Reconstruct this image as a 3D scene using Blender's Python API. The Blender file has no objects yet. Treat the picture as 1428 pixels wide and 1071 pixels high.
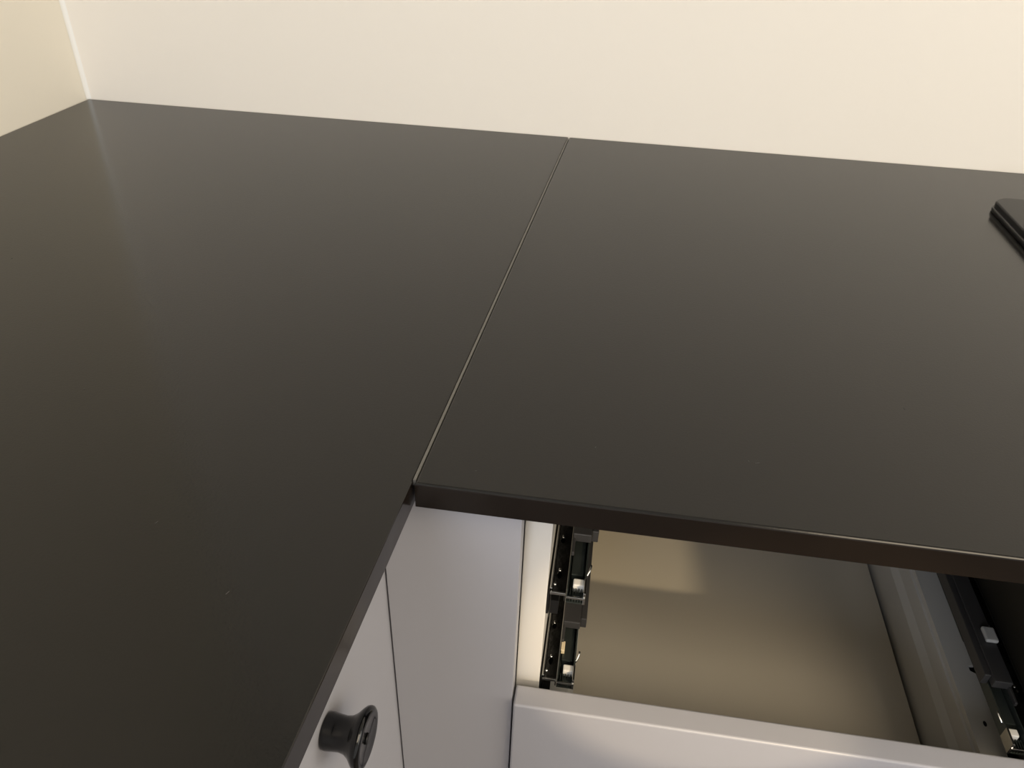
import bpy, bmesh, math, random
from mathutils import Matrix, Vector

C = bpy.context.scene.collection
H = 0.898                       # height of the worktop surface above the floor
SK = 0.0517                     # the left wall and left run are 3 degrees out of square
random.seed(4)

# ------------------------------------------------------------------ camera
cam = bpy.data.cameras.new('camera')
cam_o = bpy.data.objects.new('camera', cam); C.objects.link(cam_o)
RW = [(0.98924083, 0.14225145, 0.034163), (0.11110453, -0.57858685, -0.80801797), (-0.09517546, 0.80312003, -0.58816652)]
rx, ry, rz = [Vector(r).normalized() for r in RW]
m = Matrix((rx, -ry, -rz)).transposed().to_4x4()
m.translation = Vector((0.69562596, -0.96984108, 0.30244531 + H))
cam_o.matrix_world = m
cam.sensor_width = 36.0
cam.lens = 1083.4945 * 36 / 1428
cam.shift_x = -3.0 / 1428
cam.shift_y = 19.32 / 1428
cam.clip_start = 0.01
bpy.context.scene.camera = cam_o

# ------------------------------------------------------------------ world, lights, exposure
w = bpy.data.worlds.new('world'); bpy.context.scene.world = w
w.use_nodes = True
bg = w.node_tree.nodes['Background']
bg.inputs[0].default_value = (1.0, 0.97, 0.93, 1); bg.inputs[1].default_value = 0.74

def aim(o, target):
    o.rotation_euler = (Vector(target) - o.location).to_track_quat('-Z', 'Y').to_euler()

def area(name, loc, target, sx, sy, power, col):
    l = bpy.data.lights.new(name, 'AREA'); l.shape = 'RECTANGLE'; l.size = sx; l.size_y = sy
    l.energy = power; l.color = col
    o = bpy.data.objects.new(name, l); C.objects.link(o); o.location = loc; aim(o, target)
    return o

area('ceiling_light', (2.05, -2.0, H + 1.55), (2.05, -2.0, 0), 1.25, 1.3, 40, (1.0, 0.84, 0.62))
area('daylight_window', (-0.10, -2.9, H + 0.60), (0.35, 0.0, H - 0.2), 1.1, 1.1, 44, (0.82, 0.88, 1.0))
area('side_fill', (3.1, -1.3, H + 0.75), (0.0, -0.5, H + 0.2), 1.2, 1.2, 20, (1.0, 0.95, 0.86))  # added area light that brightens the left wall; no real window
sl = bpy.data.lights.new('patch_spot', 'SPOT'); sl.energy = 78; sl.color = (1.0, 0.80, 0.52)  # added narrow spot; its cone draws the warm patch on the drawer bottom
sl.spot_size = math.radians(8.7); sl.spot_blend = 0.14; sl.shadow_soft_size = 0.015
so = bpy.data.objects.new('patch_spot', sl); C.objects.link(so)
so.location = (1.46, -2.06, H + 0.56); aim(so, (0.822, -0.64, H - 0.132))

vs = bpy.context.scene.view_settings
vs.view_transform = 'Standard'; vs.look = 'None'; vs.gamma = 1.0; vs.exposure = 0.01
vs.use_curve_mapping = False

# ------------------------------------------------------------------ materials
def mat(name, col, rough=0.5, metal=0.0, var=0.0, scale=8.0, bump=0.0, bscale=200.0, coat=0.0, rvar=0.0, spec=0.5):
    mt = bpy.data.materials.new(name); mt.use_nodes = True
    nt = mt.node_tree; b = nt.nodes['Principled BSDF']
    b.inputs['Base Color'].default_value = (*col, 1); b.inputs['Roughness'].default_value = rough
    b.inputs['Metallic'].default_value = metal; b.inputs['Specular IOR Level'].default_value = spec
    if coat: b.inputs['Coat Weight'].default_value = coat; b.inputs['Coat Roughness'].default_value = 0.06
    tc = nt.nodes.new('ShaderNodeTexCoord')
    if var or rvar:
        n = nt.nodes.new('ShaderNodeTexNoise'); n.inputs['Scale'].default_value = scale; n.inputs['Detail'].default_value = 5
        nt.links.new(tc.outputs['Object'], n.inputs['Vector'])
        if var:
            r = nt.nodes.new('ShaderNodeMapRange'); r.inputs['To Min'].default_value = 1 - var; r.inputs['To Max'].default_value = 1 + var
            nt.links.new(n.outputs[0], r.inputs['Value'])
            mx = nt.nodes.new('ShaderNodeVectorMath'); mx.operation = 'SCALE'; mx.inputs[0].default_value = col
            nt.links.new(r.outputs[0], mx.inputs['Scale']); nt.links.new(mx.outputs[0], b.inputs['Base Color'])
        if rvar:
            r2 = nt.nodes.new('ShaderNodeMapRange'); r2.inputs['To Min'].default_value = rough - rvar; r2.inputs['To Max'].default_value = rough + rvar
            nt.links.new(n.outputs[0], r2.inputs['Value']); nt.links.new(r2.outputs[0], b.inputs['Roughness'])
    if bump:
        n2 = nt.nodes.new('ShaderNodeTexNoise'); n2.inputs['Scale'].default_value = bscale; n2.inputs['Detail'].default_value = 3
        nt.links.new(tc.outputs['Object'], n2.inputs['Vector'])
        bp = nt.nodes.new('ShaderNodeBump'); bp.inputs['Strength'].default_value = bump; bp.inputs['Distance'].default_value = 0.001
        nt.links.new(n2.outputs[0], bp.inputs['Height']); nt.links.new(bp.outputs[0], b.inputs['Normal'])
    return mt

M = {
 'wall':    mat('cream_wall_paint', (0.85, 0.80, 0.715), 0.65, var=0.015, scale=2.5, bump=0.10, bscale=90),
 'wall_l':  mat('cream_wall_paint_left', (0.86, 0.81, 0.70), 0.65, var=0.015, scale=2.5, bump=0.10, bscale=90),
 'bead':    mat('white_sealant', (0.88, 0.87, 0.82), 0.35),
 'ceiling': mat('white_ceiling_paint', (0.82, 0.80, 0.76), 0.8),
 'floor':   mat('oak_floor', (0.055, 0.042, 0.030), 0.45, var=0.25, scale=6),
 'top':     mat('black_laminate', (0.0042, 0.0039, 0.0033), 0.16, var=0.10, scale=30, bump=0.05, bscale=600, rvar=0.02, spec=0.38),
 'under':   mat('dark_backing_sheet', (0.030, 0.022, 0.016), 0.6),
 'edge':    mat('black_edge_band', (0.009, 0.0062, 0.0045), 0.20, var=0.3, scale=25, bump=0.15, bscale=60, spec=0.38),
 'seam':    mat('grey_joint_filler', (0.105, 0.10, 0.09), 0.5),
 'front':   mat('grey_lacquered_front', (0.385, 0.38, 0.405), 0.38, var=0.01, scale=5),
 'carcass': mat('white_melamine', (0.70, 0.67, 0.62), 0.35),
 'drawer':  mat('white_drawer_steel', (0.43, 0.42, 0.395), 0.30),
 'bottom':  mat('glossy_drawer_board', (0.58, 0.53, 0.44), 0.06, coat=0.6),
 'darkpan': mat('near_black_panel', (0.014, 0.012, 0.008), 0.5),  # near-black colour for the right side panel only
 'metal':   mat('galvanised_steel', (0.60, 0.60, 0.58), 0.22, 1.0, var=0.2, scale=60, rvar=0.05),
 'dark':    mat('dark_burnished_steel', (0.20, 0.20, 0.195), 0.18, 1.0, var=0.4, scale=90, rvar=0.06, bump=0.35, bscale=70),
 'greyp':   mat('grey_plastic', (0.030, 0.029, 0.029), 0.4),
 'chan':    mat('smoky_channel_steel', (0.055, 0.065, 0.06), 0.25, 0.6),
 'whitep':  mat('white_plastic', (0.75, 0.73, 0.68), 0.4),
 'palegrey': mat('pale_grey_plastic', (0.30, 0.30, 0.29), 0.45),
 'dust': mat('pale_dust', (0.055, 0.053, 0.05), 0.7),
 'creamp':  mat('cream_plastic', (0.62, 0.52, 0.34), 0.45),
 'blackp':  mat('black_plastic', (0.006, 0.006, 0.006), 0.35),
 'knob':    mat('black_glazed_knob', (0.003, 0.003, 0.0035), 0.08, coat=0.0, spec=0.45),
 'glass':   mat('black_glass', (0.008, 0.008, 0.008), 0.14, spec=0.12),
 'trim':    mat('black_metal_trim', (0.006, 0.006, 0.006), 0.3),
 'ring':    mat('grey_print', (0.16, 0.16, 0.16), 0.3),
}

# ------------------------------------------------------------------ helpers (z is given relative to the worktop surface)
def new_obj(name, bm, mt, parent=None, smooth=False):
    bmesh.ops.recalc_face_normals(bm, faces=bm.faces)
    me = bpy.data.meshes.new(name); bm.to_mesh(me); bm.free()
    for x in (mt if isinstance(mt, (list, tuple)) else [mt]): me.materials.append(x)
    if smooth:
        for p in me.polygons: p.use_smooth = True
    o = bpy.data.objects.new(name, me); C.objects.link(o)
    if parent:
        o.parent = parent
        o.matrix_parent_inverse = parent.matrix_world.inverted()
    return o

def empty(name, loc, rotz=0.0):
    o = bpy.data.objects.new(name, None); C.objects.link(o)
    o.location = (loc[0], loc[1], loc[2] + H); o.rotation_euler = (0, 0, rotz)
    o.matrix_world = Matrix.Translation(o.location) @ Matrix.Rotation(rotz, 4, 'Z')
    return o

def tag(o, label=None, cat=None, group=None, kind=None):
    if label: o['label'] = label
    if cat: o['category'] = cat
    if group: o['group'] = group
    if kind: o['kind'] = kind
    return o

def box(bm, x0, x1, y0, y1, z0, z1, bev=0.0, seg=2, M4=None):
    b = bmesh.new()
    v = [b.verts.new((x, y, z + H)) for x in (x0, x1) for y in (y0, y1) for z in (z0, z1)]
    for f in ((0,1,3,2),(4,6,7,5),(0,4,5,1),(2,3,7,6),(0,2,6,4),(1,5,7,3)): b.faces.new([v[i] for i in f])
    if bev: bmesh.ops.bevel(b, geom=b.edges[:], offset=bev, segments=seg, profile=0.5, affect='EDGES')
    if M4: bmesh.ops.transform(b, matrix=M4, verts=b.verts)
    me = bpy.data.meshes.new('t'); b.to_mesh(me); b.free(); bm.from_mesh(me); bpy.data.meshes.remove(me)
    return bm

def BX(*a, **k): return box(bmesh.new(), *a, **k)

def prism_y(bm, prof, y0, y1, X=lambda u: u):
    """profile of (x, z) swept from y0 to y1"""
    a = [bm.verts.new((X(x), y0, z + H)) for x, z in prof]; b = [bm.verts.new((X(x), y1, z + H)) for x, z in prof]
    n = len(prof)
    bm.faces.new(a); bm.faces.new(b[::-1])
    for i in range(n): bm.faces.new((a[i], b[i], b[(i+1) % n], a[(i+1) % n]))
    return bm

def prism_z(bm, poly, z0, z1, bev=0.0, bev_sel=None):
    b = bmesh.new()
    lo = [b.verts.new((x, y, z0 + H)) for x, y in poly]; hi = [b.verts.new((x, y, z1 + H)) for x, y in poly]
    n = len(poly); b.faces.new(lo); b.faces.new(hi)
    for i in range(n): b.faces.new((lo[i], lo[(i+1) % n], hi[(i+1) % n], hi[i]))
    bmesh.ops.recalc_face_normals(b, faces=b.faces)
    if bev:
        es = [e for e in b.edges if (bev_sel(e) if bev_sel else True)]
        bmesh.ops.bevel(b, geom=es, offset=bev, segments=3, profile=0.5, affect='EDGES')
    me = bpy.data.meshes.new('t'); b.to_mesh(me); b.free(); bm.from_mesh(me); bpy.data.meshes.remove(me)
    return bm

ROT = Matrix.Rotation(-SK, 4, 'Z')          # frame of the left run
def left_pt(x, y):                           # left run local -> world
    v = ROT @ Vector((x, y, 0)); return (v.x, v.y)

# ------------------------------------------------------------------ setting
def struct(name, bm, mt): return tag(new_obj(name, bm, mt), kind='structure')

wall_back = struct('wall_back', BX(-0.3, 4.0, 0.0, 0.12, -H, 1.62), M['wall'])
bm = prism_z(bmesh.new(), [(0, 0), (-0.12, 0.0), (-0.12 - SK*3.6, -3.6), (-SK*3.6, -3.6)], -H, 1.62)
wall_left = struct('wall_left', bm, M['wall_l'])
struct('floor', BX(-0.5, 4.0, -3.8, 0.12, -H - 0.05, -H), M['floor'])
struct('ceiling', BX(-0.5, 4.0, -3.8, 0.12, 1.62, 1.70), M['ceiling'])
# white sealant bead running up the wall corner
bm = bmesh.new()
pts = [(-0.001, 0.001)] + [(0.0045 * (1 - math.sin(t)), -0.0045 * (1 - math.cos(t))) for t in [i * math.pi/2/6 for i in range(7)]][::-1]
prism_z(bm, pts, 0.0, 1.62)
struct('trim_1', bm, M['bead'])

# ------------------------------------------------------------------ worktops
TH = 0.018
FE = 0.635
def top_edges(e):
    z = [v.co.z for v in e.verts]
    return all(abs(q - H) < 1e-5 for q in z)

poly = [(0.0012, -0.0012), (FE - 0.0007, -0.0012), (FE - 0.0007 - SK*1.95, -1.95), (0.0012 - SK*1.95, -1.95)]
wl = empty('worktop', (0.3, -0.9, -TH))
tag(wl, 'black laminate worktop along the left wall, running out of frame bottom left', 'worktop', 'black worktops meeting in the corner')
def worktop(root, poly, bev=0.0011):
    bm = prism_z(bmesh.new(), poly, -TH, 0.0, bev, top_edges)
    for f in bm.faces:
        f.normal_update()
        f.material_index = 0 if f.normal.z > 0.9 else (2 if f.normal.z < -0.9 else 1)
    bmesh.ops.recalc_face_normals(bm, faces=bm.faces)
    for f in bm.faces: f.material_index = 0 if f.normal.z > 0.3 else (2 if f.normal.z < -0.9 else 1)
    return new_obj('top_slab', bm, [M['top'], M['edge'], M['under']], root)
worktop(wl, poly)
wr = empty('worktop', (1.4, -0.33, -TH))
tag(wr, 'black laminate worktop along the back wall, above the open drawer cabinet', 'worktop', 'black worktops meeting in the corner')
D = 0.650
poly = [(FE + 0.0010, -0.0014), (2.30, -0.0014), (2.30, -D), (FE + 0.0010 - SK*D, -D)]
worktop(wr, poly, 0.0016)
# grey joint filler in the seam
bm = prism_z(bmesh.new(), [(FE - 0.0006 - SK*0.010, -0.010), (FE + 0.0010 - SK*0.010, -0.010),
                           (FE + 0.0010 - SK*(D-0.003), -D+0.003), (FE - 0.0006 - SK*(D-0.003), -D+0.003)], -0.004, 0.00015)
new_obj('joint_strip', bm, M['seam'], wr)['label'] = 'thin pale grey filler line in the worktop joint'

# ------------------------------------------------------------------ induction hob on the right worktop
hb = empty('induction_hob', (1.37, -0.36, 0.0))
tag(hb, 'black glass induction hob let into the worktop, cut by the right edge of the photo', 'hob')
def rrect(x0, x1, y0, y1, r, n=8):
    out = []
    for cx_, cy_, a0 in ((x1-r, y1-r, 0), (x0+r, y1-r, 90), (x0+r, y0+r, 180), (x1-r, y0+r, 270)):
        for i in range(n+1):
            a = math.radians(a0 + 90*i/n); out.append((cx_ + r*math.cos(a), cy_ + r*math.sin(a)))
    return out
HX0, HX1, HY0, HY1 = 1.0885, 1.6585, -0.600, -0.121
new_obj('hob_trim', prism_z(bmesh.new(), rrect(HX0, HX1, HY0, HY1, 0.018), 0.0002, 0.0050, 0.0008, lambda e: all(v.co.z > H+0.0045 for v in e.verts)), M['trim'], hb, True)
new_obj('hob_glass', prism_z(bmesh.new(), rrect(HX0+0.0012, HX1-0.0012, HY0+0.0012, HY1-0.0012, 0.017), 0.0052, 0.0110, 0.0015, lambda e: all(v.co.z > H+0.0105 for v in e.verts)), M['glass'], hb, False)
for cx_, cy_, r in ((1.23, -0.23, 0.075), (1.23, -0.45, 0.09), (1.51, -0.23, 0.09), (1.51, -0.45, 0.075)):
    bm = bmesh.new(); a = []; b = []
    for i in range(48):
        t = 2*math.pi*i/48
        a.append(bm.verts.new((cx_+r*math.cos(t), cy_+r*math.sin(t), H+0.01105))); b.append(bm.verts.new((cx_+(r-0.001)*math.cos(t), cy_+(r-0.001)*math.sin(t), H+0.01105)))
    for i in range(48): bm.faces.new((a[i], a[(i+1)%48], b[(i+1)%48], b[i]))
    new_obj('cooking_zone', bm, M['ring'], hb)

# ------------------------------------------------------------------ drawer base cabinet (two upper drawers not yet fitted)
CX0, CX1 = 0.6640, 1.0720
IN0, IN1 = 0.6820, 1.0540
YF = -0.6130                     # carcass front edge
cab = empty('drawer_base_cabinet', (0.864, -0.33, -0.818))
tag(cab, 'white base cabinet under the right worktop with bare drawer runners and its upper fronts missing', 'cabinet')
new_obj('side_panel', BX(CX0, IN0, YF, -0.03, -0.818, -TH, bev=0.0005), M['carcass'], cab)['label'] = 'cream lit front edge of the left side panel'
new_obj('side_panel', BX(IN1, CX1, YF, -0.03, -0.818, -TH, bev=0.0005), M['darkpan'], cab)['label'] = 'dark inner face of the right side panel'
new_obj('back_panel', BX(IN0, IN1, -0.035, -0.031, -0.80, -0.03), M['carcass'], cab)
new_obj('bottom_panel', BX(IN0, IN1, YF, -0.036, -0.818, -0.80), M['carcass'], cab)
new_obj('rear_rail', BX(IN0, IN1, -0.10, -0.04, -0.034, -0.0185), M['carcass'], cab)
for x in (0.70, 1.03):
    for y in (-0.56, -0.10):
        bm = bmesh.new(); bmesh.ops.create_cone(bm, cap_ends=True, segments=16, radius1=0.02, radius2=0.016, depth=0.08, matrix=Matrix.Translation((x, y, 0.04)))
        new_obj('foot', bm, M['blackp'], cab)

# --- the drawer that is fitted: standing 7 mm proud
PR = -0.007
dr = bpy.data.objects.new('drawer', None); C.objects.link(dr)
dr.location = (0.864, -0.36, H - 0.338); dr.parent = cab; dr.matrix_parent_inverse = cab.matrix_world.inverted()
bpy.context.view_layer.update()
FT = -0.2205
new_obj('drawer_front', BX(CX0+0.0013, CX1-0.0015, -0.632+PR, -0.614+PR, FT-0.198, FT, bev=0.0018, seg=3), M['front'], dr)
new_obj('drawer_bottom', BX(IN0+0.0255, 1.046-0.0258, -0.6125+PR, -0.125, -0.350, -0.338), M['bottom'], dr)
new_obj('drawer_back', BX(IN0+0.020, 1.046-0.020, -0.125, -0.112, -0.350, -0.262), M['drawer'], dr)

def drawer_side(X, notched):
    """steel drawer side; u runs from the cabinet panel inwards"""
    bm = bmesh.new()
    face = [(0.0218, -0.2605), (0.0218, -0.2640), (0.0238, -0.2645), (0.0242, -0.2815), (0.0283, -0.2890), (0.0283, -0.3205), (0.0222, -0.3235), (0.0222, -0.3500), (0.0045, -0.3500), (0.0045, -0.2600)]
    face = [(u, z) for u, z in face]
    ys = [-0.6125+PR, -0.523, -0.5205, -0.5155, -0.5145, -0.492, -0.4905, -0.13]
    uo = [0.0018, 0.0018, 0.0058, 0.0058, 0.0004, 0.0004, 0.0022, 0.0022]
    # body below the flange
    prism_y(bm, face, ys[0], -0.126, X)
    # top flange with its notched outer rim
    t0 = []; t1 = []; b0 = []; b1 = []
    for y, u in zip(ys, uo):
        t0.append(bm.verts.new((X(u), y, H-0.2575))); t1.append(bm.verts.new((X(0.0222), y, H-0.2575)))
        b0.append(bm.verts.new((X(u), y, H-0.2605))); b1.append(bm.verts.new((X(0.0222), y, H-0.2605)))
    for i in range(len(ys)-1):
        bm.faces.new((t0[i], t0[i+1], t1[i+1], t1[i])); bm.faces.new((b0[i], b0[i+1], b1[i+1], b1[i]))
        bm.faces.new((t0[i], t0[i+1], b0[i+1], b0[i])); bm.faces.new((t1[i], t1[i+1], b1[i+1], b1[i]))
    bm.faces.new((t0[0], t1[0], b1[0], b0[0])); bm.faces.new((t0[-1], t1[-1], b1[-1], b0[-1]))
    o = new_obj('drawer_side', bm, M['drawer'], dr)
    return o
XL = lambda u: IN0 + u
XR = lambda u: IN1 - u
drawer_side(XL, False); drawer_side(lambda u: 1.046 - u, True)
# little screw hole on the right side's rim
bm = bmesh.new(); bmesh.ops.create_cone(bm, cap_ends=True, segments=12, radius1=0.0016, radius2=0.0016, depth=0.0008, matrix=Matrix.Translation((1.046 - 0.0102, -0.5705, H-0.2574)) @ Matrix.Diagonal((0.8, 1.5, 1, 1)))
new_obj('screw_hole', bm, M['blackp'], dr)['label'] = 'small dark hole in the drawer side rim'

# --- lower, closed drawer front
new_obj('lower_front', BX(CX0+0.0013, CX1-0.0015, -0.632, -0.6135, -0.817, FT-0.201, bev=0.0018, seg=3), M['front'], cab)

# --- bare runners
def holed_plate(bm, X, u0, u1, y0, y1, zt, th, holes, seg=16):
    """flat strip with elliptical holes (centre y, centre u, radius u, radius y)"""
    def lay(z):
        tmp = bmesh.new()
        holes_s = sorted(holes); y = y0
        def quad(a, b):
            tmp.faces.new([tmp.verts.new((X(u), yy, z)) for u, yy in ((u0, a), (u1, a), (u1, b), (u0, b))])
        for hy, hu, ru, ry_ in holes_s:
            a = hy - ry_ - 0.002; b = hy + ry_ + 0.002
            quad(y, a)
            inner = [tmp.verts.new((X(hu + ru*math.cos(2*math.pi*i/seg)), hy + ry_*math.sin(2*math.pi*i/seg), z)) for i in range(seg)]
            def outp(i):
                t = 2*math.pi*i/seg; cx_, sy_ = math.cos(t), math.sin(t); k = 1/max(abs(cx_), abs(sy_)); uu, vv = cx_*k, sy_*k
                U = (u0+u1)/2 + uu*(u1-u0)/2; V = (a+b)/2 + vv*(b-a)/2
                return tmp.verts.new((X(U), V, z))
            outer = [outp(i) for i in range(seg)]
            for i in range(seg): tmp.faces.new((inner[i], inner[(i+1)%seg], outer[(i+1)%seg], outer[i]))
            y = b
        quad(y, y1)
        bmesh.ops.remove_doubles(tmp, verts=tmp.verts, dist=1e-6)
        return tmp
    t = lay(zt + H)
    r = bmesh.ops.extrude_face_region(t, geom=t.faces[:])
    bmesh.ops.translate(t, vec=(0, 0, -th), verts=[v for v in r['geom'] if isinstance(v, bmesh.types.BMVert)])
    me = bpy.data.meshes.new('t'); t.to_mesh(me); t.free(); bm.from_mesh(me); bpy.data.meshes.remove(me)

def bxu(bm, X, u0, u1, y0, y1, z0, z1, bev=0.0):
    a, b = sorted((X(u0), X(u1))); box(bm, a, b, y0, y1, z0, z1, bev=bev); return bm

def runner(X, z, label, cream=False):
    r = bpy.data.objects.new('drawer_runner', None); C.objects.link(r)
    r.location = (X(0.013), -0.37, H + z); r.parent = cab; r.matrix_parent_inverse = cab.matrix_world.inverted()
    bpy.context.view_layer.update()
    r['label'] = label
    YA, YB = -0.6115, -0.10
    # mounting rail: wall web, lipped edge and punched flange
    bm = bmesh.new()
    holes = [(-0.596, 0.0070, 0.0016, 0.0036), (-0.5625, 0.0065, 0.0018, 0.0030), (-0.545, 0.0068, 0.0014, 0.0022),
             (-0.500, 0.0068, 0.0016, 0.0034), (-0.45, 0.0068, 0.0016, 0.0034), (-0.38, 0.0068, 0.0016, 0.0034)]
    holed_plate(bm, X, 0.0030, 0.0128, YA, YB, z, 0.0011, holes)
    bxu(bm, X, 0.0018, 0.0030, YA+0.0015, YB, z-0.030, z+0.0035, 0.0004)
    bxu(bm, X, 0.0118, 0.0128, YA+0.001, YB, z-0.010, z-0.0011)
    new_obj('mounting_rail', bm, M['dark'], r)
    bm = bmesh.new(); bxu(bm, X, 0.0003, 0.0017, YA-0.0005, YB, z-0.024, z+0.001)
    bxu(bm, X, 0.0003, 0.0085, YA+0.002, YB, z-0.026, z-0.012)
    new_obj('rail_gap_shade', bm, M['blackp'], r)  # black strips standing in for the shade in the gap beside the rail
    # bright front lip
    bm = bmesh.new(); bxu(bm, X, 0.0020, 0.0128, YA-0.0012, YA, z-0.0022, z+0.0004, 0.0002)
    bxu(bm, X, 0.0134, 0.0262, YA-0.0012, YA, z-0.0045, z-0.0024, 0.0002)
    bxu(bm, X, 0.0016, 0.0034, YA-0.0012, YB, z+0.0035, z+0.0046, 0.0005)
    new_obj('front_lip', bm, M['metal'], r)
    # channel of the sliding member
    bm = bmesh.new()
    bxu(bm, X, 0.0132, 0.0262, YA, YB, z-0.010, z-0.0088)
    bxu(bm, X, 0.0132, 0.0142, YA+0.003, YB, z-0.009, z+0.0008)
    bxu(bm, X, 0.0250, 0.0262, YA, YB, z-0.009, z+0.0006, 0.0003)
    bxu(bm, X, 0.0150, 0.0240, YA+0.020, YB, z-0.009, z-0.003, 0.0006)
    for k in range(5): bxu(bm, X, 0.0155+0.0019*k, 0.0161+0.0019*k, YA+0.0004, YA+0.0085, z-0.009, z-0.004)
    new_obj('slide_channel', bm, M['chan'], r)
    bm = bmesh.new(); bxu(bm, X, 0.0249, 0.0265, YA-0.0004, YA+0.0135, z-0.010, z+0.0018, 0.0003)
    new_obj('end_tab', bm, M['metal'], r)
    # grey plastic carriage
    bm = bmesh.new()
    bxu(bm, X, 0.0136, 0.0270, -0.566, -0.20, z+0.0040, z+0.0120, 0.0007)
    bxu(bm, X, 0.0136, 0.0156, -0.580, -0.565, z+0.0035, z+0.0075, 0.0005)
    bxu(bm, X, 0.0270, 0.0320, -0.560, -0.20, z-0.0005, z+0.0105, 0.0006)
    new_obj('carriage', bm, M['greyp'], r)
    bm = bmesh.new(); bxu(bm, X, 0.0130, 0.0225, -0.530, -0.516, z+0.0122, z+0.0160, 0.0012)
    new_obj('cushion', bm, M['palegrey'], r)
    bm = bmesh.new(); bxu(bm, X, 0.0172, 0.0250, -0.6025, -0.5965, z-0.0088, z-0.0010, 0.0008)
    new_obj('stop_block', bm, M['whitep'], r)['label'] = 'white plastic stop block'
    # hooked spring clip on the free side
    path = [(0.0264, -0.593, z-0.001), (0.0276, -0.5905, z+0.0003), (0.0284, -0.5880, z+0.0018), (0.0286, -0.5862, z+0.0025)]
    cu = bmesh.new(); prev = None
    for u, y, zz in path:
        ring = [cu.verts.new((X(u) + 0.0008*math.cos(a), y + 0.0003*math.sin(a), H + zz + 0.0008*math.sin(a))) for a in [i*math.pi/3 for i in range(6)]]
        if prev:
            for i in range(6): cu.faces.new((prev[i], prev[(i+1)%6], ring[(i+1)%6], ring[i]))
        else: cu.faces.new(ring)
        prev = ring
    cu.faces.new(prev)
    new_obj('spring_clip', cu, M['metal'], r, True)
    for y, u in ((-0.5915, 0.0068), (-0.5590, 0.0063), (-0.6045, 0.0045)):  # metal beads shaped as glints at the slots; foremost marks a worn spot
        bm = bmesh.new(); bmesh.ops.create_uvsphere(bm, u_segments=10, v_segments=6, radius=0.0013, matrix=Matrix.Translation((X(u), y, H+z+0.0002)) @ Matrix.Diagonal((1, 1.3, 0.6, 1)))
        new_obj('glint_bead', bm, M['metal'], r, True)
    if cream:
        bm = bmesh.new(); bxu(bm, X, 0.0138, 0.0168, -0.5860, -0.5770, z-0.003, z+0.0014, 0.0004)
        new_obj('latch', bm, M['creamp'], r)['label'] = 'small cream plastic latch'
    return r
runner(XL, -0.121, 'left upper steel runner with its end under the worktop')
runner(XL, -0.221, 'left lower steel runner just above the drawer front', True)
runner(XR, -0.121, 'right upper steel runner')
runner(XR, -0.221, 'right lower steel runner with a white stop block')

# ------------------------------------------------------------------ corner filler
new_obj_f = new_obj('corner_filler_panel', BX(0.5743, 0.6637, -0.632, -0.6160, -0.817, -TH-0.0003, bev=0.0005, seg=2), M['front'])
tag(new_obj_f, 'narrow lavender grey filler panel in the inner corner between the two runs', 'filler panel')

# ------------------------------------------------------------------ left run cabinet
LC = empty('base_cabinet', (left_pt(0.3, -1.2)[0], left_pt(0.3, -1.2)[1], -0.818), -SK)
tag(LC, 'grey fronted base cabinet under the left worktop with a black knob on its door', 'cabinet')
def LB(name, x0, x1, y0, y1, z0, z1, mt, bev=0.0006, parent=None):
    return new_obj(name, BX(x0, x1, y0, y1, z0, z1, bev=bev, M4=ROT), mt, parent or LC)
DX = 0.605
LB('side_panel', 0.02, DX-0.0185, -0.640, -0.622, -0.818, -TH, M['carcass'])
LB('side_panel', 0.02, DX-0.0185, -1.822, -1.804, -0.818, -TH, M['carcass'])
LB('back_panel', 0.02, 0.03, -1.803, -0.641, -0.818, -0.03, M['carcass'])
LB('bottom_panel', 0.031, DX-0.0185, -1.803, -0.641, -0.818, -0.80, M['carcass'])
door1 = LB('door', DX-0.018, DX, -1.2010, -0.5850, -0.817, -TH-0.002, M['front'], 0.0012)
door2 = LB('door', DX-0.018, DX, -1.8020, -1.2035, -0.817, -TH-0.002, M['front'], 0.0012)

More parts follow.
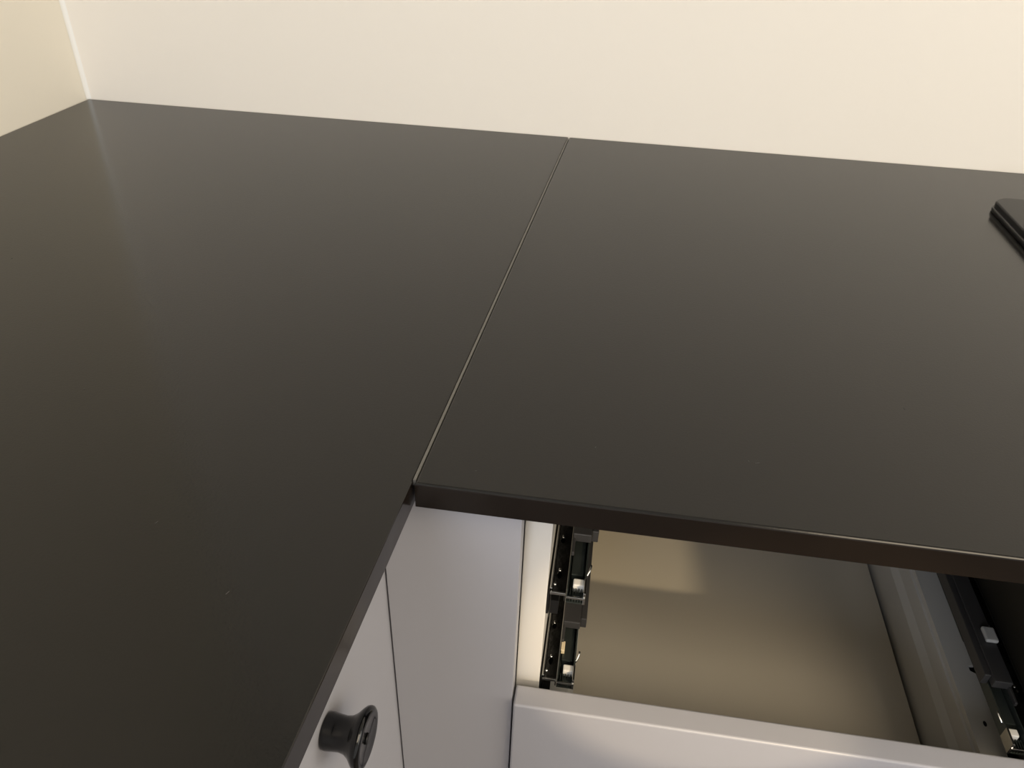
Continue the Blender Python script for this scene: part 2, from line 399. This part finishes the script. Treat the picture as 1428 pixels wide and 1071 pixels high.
def lathe_x(prof, base, name, mt, parent, seg=40):
    bm = bmesh.new(); rings = []
    for a, r in prof:
        if r < 1e-6: rings.append([bm.verts.new((a, 0, 0))])
        else: rings.append([bm.verts.new((a, r*math.cos(2*math.pi*i/seg), r*math.sin(2*math.pi*i/seg))) for i in range(seg)])
    for p, q in zip(rings, rings[1:]):
        for i in range(seg):
            j = (i+1) % seg
            if len(p) == 1: bm.faces.new((p[0], q[i], q[j]))
            elif len(q) == 1: bm.faces.new((p[i], p[j], q[0]))
            else: bm.faces.new((p[i], p[j], q[j], q[i]))
    x, y = left_pt(base[0], base[1])
    bmesh.ops.transform(bm, matrix=Matrix.Translation((x, y, base[2]+H)) @ ROT, verts=bm.verts)
    return new_obj(name, bm, mt, parent, True)
KP = [(0.0, 0.0), (0.0, 0.0098), (0.0008, 0.0106), (0.003, 0.0108), (0.007, 0.0103), (0.011, 0.0100), (0.0145, 0.0108), (0.0175, 0.0130), (0.0200, 0.0160),
      (0.0218, 0.0176), (0.0232, 0.0180), (0.0246, 0.0177), (0.0256, 0.0166), (0.0259, 0.0150), (0.0255, 0.0120), (0.0250, 0.008), (0.0249, 0.0)]
lathe_x(KP, (DX+0.0001, -0.708, -0.116), 'knob', M['knob'], door1)
lathe_x([(0.0, 0.0), (0.0, 0.0030), (0.0006, 0.0034), (0.0010, 0.0026), (0.0010, 0.0)], (DX+0.0250, -0.708, -0.116), 'knob_screw', M['blackp'], door1, 16)
lathe_x(KP, (DX+0.0001, -1.688, -0.128), 'knob', M['knob'], door2)

# ------------------------------------------------------------------ hob cabinet, right of the drawer cabinet (outside the frame)
HC = empty('hob_cabinet', (1.366, -0.33, -0.818))
tag(HC, 'wide grey fronted base cabinet below the hob at the right edge', 'cabinet')
new_obj('side_panel', BX(1.6475, 1.6655, YF, -0.03, -0.818, -TH), M['carcass'], HC)
new_obj('side_panel', BX(1.0730, 1.0910, YF, -0.03, -0.818, -TH), M['carcass'], HC)
new_obj('bottom_panel', BX(1.092, 1.647, YF, -0.03, -0.818, -0.80), M['carcass'], HC)
new_obj('door', BX(1.0735, 1.6645, -0.632, -0.6135, -0.817, -TH-0.003, bev=0.0015), M['front'], HC)

# ------------------------------------------------------------------ pale dust flecks on the worktops
bm = bmesh.new()
for x, y, l, a in ((0.8005, -0.5955, 0.0026, 0.3), (0.7955, -0.5948, 0.0012, 1.9), (0.7030, -0.5985, 0.0014, 1.1), (0.6350, -0.6330, 0.0010, 0.4), (0.4760, -0.7040, 0.0018, 1.2),
                   (0.7420, -0.4300, 0.0009, 0.2), (0.5330, -0.7420, 0.0022, 1.15), (0.3700, -0.6000, 0.0010, 0.7), (0.9050, -0.5200, 0.0012, 2.2), (0.2050, -0.4400, 0.0012, 0.9)):
    box(bm, -l/2, l/2, -0.00018, 0.00018, 0, 0.0002, M4=Matrix.Translation((x, y, 0)) @ Matrix.Rotation(a, 4, 'Z'))
tag(new_obj('dust_fleck', bm, M['dust']), 'few tiny pale dust flecks scattered on the black worktops', 'dust', kind='stuff')
